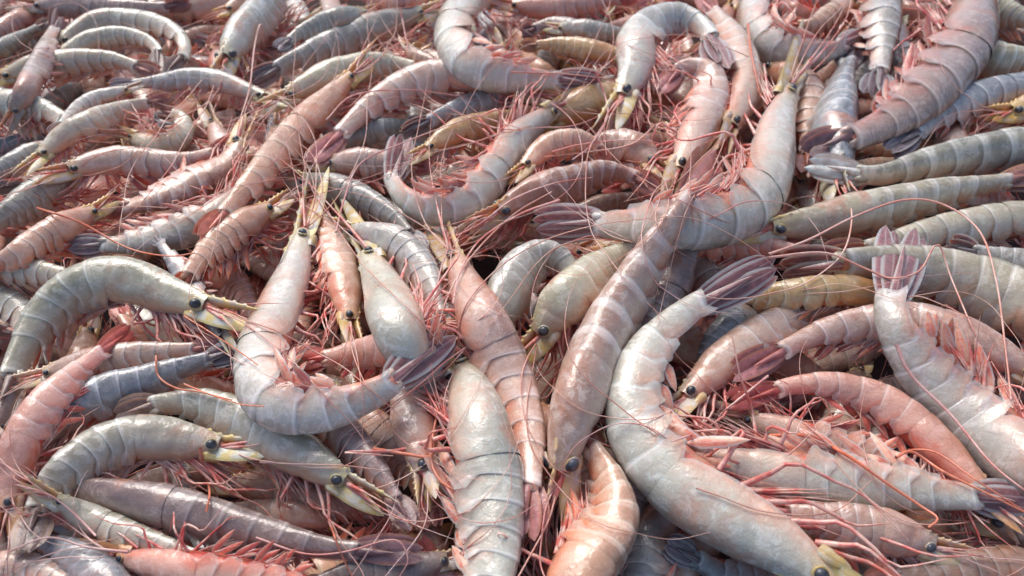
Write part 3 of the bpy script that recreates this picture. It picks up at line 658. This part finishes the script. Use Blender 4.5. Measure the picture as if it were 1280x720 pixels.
# path in picture points, half width, colour (0 pink, 1 rose, 2 orange)
WHISKERS = [
 ([(960,318),(1010,300),(1070,270),(1130,250),(1180,256),(1225,290),(1245,350),(1255,420),(1264,500)],1.9,0),
 ([(960,322),(1030,316),(1080,335),(1115,348),(1150,338),(1172,305),(1190,350),(1220,420),(1250,480)],1.7,0),
 ([(962,545),(1010,545),(1060,570),(1110,605),(1150,632),(1172,648),(1160,660)],2.6,2),
 ([(1120,572),(1140,565),(1180,590),(1240,620),(1300,650)],2.0,2),
 ([(1130,562),(1170,566),(1220,600),(1290,645)],1.3,2),
 ([(466,561),(505,567),(538,570),(541,545),(546,520),(552,500)],2.6,2),
 ([(538,548),(540,580),(550,600),(566,612)],3.0,2),
 ([(420,290),(430,250),(450,205),(500,180),(580,150),(640,132)],1.3,1),
 ([(330,60),(326,30),(318,60),(312,110),(300,150),(296,170)],1.3,0),
 ([(560,300),(600,280),(640,250),(690,230),(740,222)],1.5,1),
 ([(690,190),(730,180),(790,175),(830,180)],1.3,1),
 ([(960,470),(910,510),(870,540),(840,552)],1.8,1),
 ([(195,445),(198,470),(220,485),(250,490),(290,500)],1.5,2),
 ([(230,480),(260,492),(300,505),(330,508)],1.2,2),
 ([(47,260),(100,278),(160,310),(210,320),(244,316)],1.5,2),
 ([(230,395),(270,420),(300,440),(322,456)],1.2,2),
 ([(870,610),(900,620),(960,640),(1040,640),(1090,600)],1.2,0),
 ([(320,672),(380,692),(430,690),(480,676),(500,678),(510,700),(500,720)],1.5,1),
 ([(410,640),(418,670),(430,700),(440,720)],1.6,2),
 ([(325,578),(370,580),(430,582),(478,588)],1.2,0),
 ([(250,560),(256,590),(262,615),(258,640)],2.2,2),
 ([(1120,430),(1140,470),(1190,520),(1240,580),(1290,620)],2.2,1),
 ([(440,720),(460,690),(490,640),(500,590)],1.0,1),
 ([(745,90),(760,140),(740,180),(715,200)],1.6,1),
 ([(935,30),(938,60),(945,95),(952,125)],1.8,2),
 ([(500,10),(506,40),(510,60)],1.4,1),
 ([(700,250),(650,268),(600,300),(575,340),(566,380)],1.8,1),
 ([(690,240),(640,270),(590,320),(560,370),(545,420)],1.5,0),
 ([(560,310),(548,350),(545,400),(540,440)],1.2,1),
 ([(820,155),(790,180),(735,190),(680,196)],1.2,0),
 ([(408,150),(440,120),(500,112),(560,118),(600,125)],1.1,1),
 ([(120,670),(90,640),(60,618),(20,606)],1.6,1),
 ([(160,690),(110,684),(60,672),(10,690)],1.8,1),
 ([(640,90),(700,92),(760,98)],1.2,0),
]

# short names of the most noticeable shrimps, used to tell the buried ones apart
NICK = [('upright purple tail','grey-lilac one at the top edge'),('outer of the nested','greenish nested pair'),('dark red belly stripe','red-striped cream one'),
 ('long grey shrimp with magenta','long grey one'),('pale-headed shrimp hanging','pale-headed hanging one'),('pale green shrimp at the far','pale green one'),('long straight beak','yellow straight-beaked one'),
 ('round cream shrimp curled','tightly curled cream one'),('smooth pink shrimp in profile','smooth pink one'),('brown and white banded shrimp tail','brown and white banded tail'),('grey-lilac banded shrimp','grey-lilac banded one'),
 ('plump olive-brown','plump olive-brown one'),('peach shrimp','peach one'),('red-orange crest','red-crested one'),('chalky white-green','chalky one'),('mop of rose whiskers','long orange-pink one'),
 ('yellow beak and crimson legs','yellow-beaked orange one'),('yellow open beak','open-beaked cream one'),('notched side and','notched pink one'),('hooked over the top','hooked bright white one'),
 ('ivory shrimp curled','C-shaped ivory one'),('white shrimp arched at the top','arched white one'),('glossy pink shrimp head down','glossy pink one'),('showing both dark eyes','twin-eyed brown one'),
 ('rosy shrimp with a dark eye, head','rosy head-down one'),('big cream-backed shrimp bending','big cream-backed one'),('smiling upward','U-shaped ringed one'),('slim grey shrimp tail','slim hanging tail'),
 ('rounded like a thumb','thumb-shaped back'),('big lilac-grey','big lilac-grey one'),('plump white ring','plump white ring'),('upper right corner','cream one in the upper corner'),('yellow-green blades','yellow-green blades'),
 ('three white rings','glassy-flapped olive-grey one'),('ringed middle','ringed cream-olive one'),('pale cream shrimp narrowing','narrowing pale cream one'),('purple tail fan lying flat','purple-fanned cream one'),
 ('white shrimp curled like a hook','hook-shaped white one'),('swollen pearly','swollen pearly one'),('salmon shrimp','salmon one'),('longest straight shrimp','longest straight one'),
 ('large dark eye tucked','large-eyed cream head'),('bent like a knuckle','knuckle-shaped glassy one'),('largest shrimp','largest grey-white one'),('blush shrimp with a small','blush one'),
 ('dark tail fan standing','upright dark tail fan'),('dusty rose','dusty rose one'),('torn white side','torn-sided red one'),('white and blush','level thorned one'),('long yellow blades','yellow-bladed lower head'),
 ('orange-cream shrimp curling','orange-cream one at the bottom edge'),('lying lengthwise','pale green-white lengthwise one'),('veined tail fan','plum one'),('big olive-backed shrimp','big olive-backed one'),
 ('thorny side','thorny orange-pink one'),('slate-blue shrimp','slate-blue long-tailed one'),('teal-grey shrimp','teal-grey one'),('yellow-green shrimp with','serrated-beaked one'),('purple-brown ringed','purple-brown ringed one'),
 ('crossed pale feelers','ragged translucent one'),('slate-blue rounded','rounded slate-blue tail'),('rosy cream','rosy cream corner one'),('bright orange-pink','bright orange-pink bottom one')]

# ------------------------------------------------------------------ lay the heap
ALL = []
FILL = []
def buried_layer():
    r = random.Random(3)
    pals = ['pink', 'red', 'orange', 'pink', 'red', 'grey', 'brown', 'blue']
    y = -40
    while y < 800:
        sc = 0.42+0.58*(y+40)/760
        x = -60+r.uniform(0, 60)
        while x < 1340:
            L = 270*sc*r.uniform(.8, 1.1); a = r.uniform(0, 6.28); bend = r.uniform(-.7, .7)
            c, s_ = math.cos(a), math.sin(a)*.75
            pts = []
            for k in range(5):
                u = k/4-.5
                pts.append((x+L*(c*u - s_*bend*(u*u-.1)), y+L*(s_*u + c*bend*(u*u-.1))))
            FILL.append((pts, 30*sc, r.choice('udlr'), r.choice(pals), r.uniform(40, 90)))
            x += 138*sc*(.72 if y < 230 else 1)
        y += (64 if y > 200 else 52)*sc
buried_layer()
for q_, w_, p_ in (([(290, 606), (340, 612), (395, 626), (450, 640), (500, 640)], 26, 'pink'), ([(420, 655), (350, 640), (290, 640), (230, 650)], 17, 'pink'),
                   ([(250, 330), (285, 350), (310, 385), (300, 420)], 22, 'red'), ([(420, 500), (470, 540), (520, 600), (540, 660)], 26, 'pink')):
    FILL.append((q_, w_, 'u', p_, 60))
for pts, W, dr, pal, lean in FILL:
    ALL.append((-1, 'shrimp mostly buried, only slivers showing in the dark gaps of the heap', pts, W, dr, pal, dict(lean=lean, detail=1, group='shrimps buried in the lower layer', whiskers=0, tint=1.0)))
for row in DATA:
    order, label, pts, W, dr, pal = row[:6]
    if W < 23 and pts[len(pts)//2][1] < 340: W = W*1.14        # small ones at the far side lie plump
    ALL.append((order, label, pts, W, dr, pal, row[6] if len(row) > 6 else {}))

# leave out buried shrimps that the layers above cover completely
def cover_mask(pts, W, m, val):
    q = catmull(pts, 40); rp = W*hprof(np.linspace(0, 1, 40))*0.95
    yy, xx = np.mgrid[0:180, 0:320]
    for (x, y), r in zip(q, rp):
        x0, x1 = int(max(0, (x-r)/4)), int(min(320, (x+r)/4+2)); y0, y1 = int(max(0, (y-r)/4)), int(min(180, (y+r)/4+2))
        if x1 > x0 and y1 > y0:
            s_ = (xx[y0:y1, x0:x1]*4-x)**2+(yy[y0:y1, x0:x1]*4-y)**2 < r*r
            m[y0:y1, x0:x1][s_] = val
NICKS = {}
for i, row in enumerate(DATA):
    for key, nick in NICK:
        if key in row[1]: NICKS[i] = nick
COLOUR = {'pink': 'pink', 'brown': 'brownish', 'grey': 'grey', 'red': 'red', 'orange': 'orange', 'blue': 'bluish', 'purple': 'dusky', 'green': 'olive'}
top = np.zeros((180, 320), int)
for i, a in enumerate(ALL):
    if a[0] < 0: cover_mask(a[2], a[3], top, i+1)
for i, a in sorted(enumerate(ALL), key=lambda z: z[1][0]):
    if a[0] >= 0: cover_mask(a[2], a[3], top, i+1)
seen = np.bincount(top.ravel(), minlength=len(ALL)+2)
keep = [(i, a) for i, a in enumerate(ALL) if a[0] >= 0 or seen[i+1] > (20 if a[2][2][1] > 200 else 9)]
taken = set()
def buried_label(i, a):
    ys, xs = np.nonzero(top == i+1); cx, cy = (np.median(xs)*4, np.median(ys)*4) if len(xs) else (a[2][2])
    c = []
    for j, nick in NICKS.items():
        q = catmull(DATA[j][2], 30); dd = np.hypot(q[:, 0]-cx, q[:, 1]-cy); k = dd.argmin(); c.append((dd[k], nick, q[k]))
    c.sort(key=lambda z: z[0])
    for _, nick, p in c:
        dx, dy = cx-p[0], cy-p[1]
        side = ('right of' if dx > 0 else 'left of') if abs(dx) > abs(dy)*1.3 else ('below' if dy > 0 else 'above')
        s = 'buried %s shrimp in the gap just %s the %s' % (COLOUR[a[5]], side, nick)
        if s not in taken:
            taken.add(s); return s
keep = [(i, a if a[0] >= 0 else (a[0], buried_label(i, a))+a[2:]) for i, a in keep]
print('traced', len(DATA), 'buried kept', len(keep)-len(DATA))
print('little seen:', [a[1] for i, a in keep if a[0] >= 0 and seen[i+1] < 25])
for i, (order, label, pts, W, dr, pal, opt) in sorted(keep, key=lambda z: z[1][0]):
    shrimp(label, pts, W, dr, pal, order, **opt)
print('depth push: min depth', PL['d'].min(), 'top z', max(world(PL['x'], PL['y'], PL['d'])[:, 2]))

# long whiskers, run over the finished heap
USED = set()
for e, org, h, hd, d0, Hh, W, nwh, wl, rnd, fr in LATE:
    r = random.Random(int(rnd*1e6))
    if W < 20: nwh = min(nwh, 1)
    for k in range(nwh if r.random() < .5 else max(1, nwh-1)):
        a = math.atan2(hd[1], hd[0]) + r.uniform(-.5, .5)
        ln = W*r.uniform(5, 13.0)*wl; seg = ln/9; x, y = h + hd*W*.2; path = [(x, y)]
        da = r.uniform(-.45, .45)
        for _ in range(9):
            x += math.cos(a)*seg; y += math.sin(a)*seg*.9; a += da*.7 + r.uniform(-.22, .22); path.append((x, y))
        P, rr = on_heap(path, max(Hh*.028, .00018), Hh*.008, d0, n=64)
        mb = MB(); tube(mb, P, rr, 6); mb.make('antenna', r.choice((M_ANT, M_ANT2, M_ANT)), e, org)
# whiskers traced from the photograph, each given to the shrimp whose head it leaves
heads = [(z[2], z[0], z[1]) for z in LATE]
for path, wpx, m in WHISKERS:
    x0, y0 = path[0]
    h, e, org = min(heads, key=lambda z: np.hypot(*(z[0]-V(x0, y0))))
    dm = surf(V(x0), V(y0))[0]
    P, rr = on_heap(path, wpx*dm/FPX, wpx*.5*dm/FPX, None, 2.0, 60, 4.5)
    mb = MB(); tube(mb, P, rr, 7); mb.make('antenna', (M_ANT, M_ANT2, M_ANT3)[m], e, org)

# ------------------------------------------------------------------ the surface under the heap
me = bpy.data.meshes.new('ground'); n = 24
xs = np.linspace(-3, 3, n)
vs = [(x, y, -0.075+0.002*math.sin(9*x)*math.cos(7*y)) for y in xs for x in xs]
fs = [(j*n+i, j*n+i+1, (j+1)*n+i+1, (j+1)*n+i) for j in range(n-1) for i in range(n-1)]
me.from_pydata(vs, [], fs); me.materials.append(M_GROUND)
g = bpy.data.objects.new('ground', me); COL.objects.link(g); g['kind'] = 'structure'
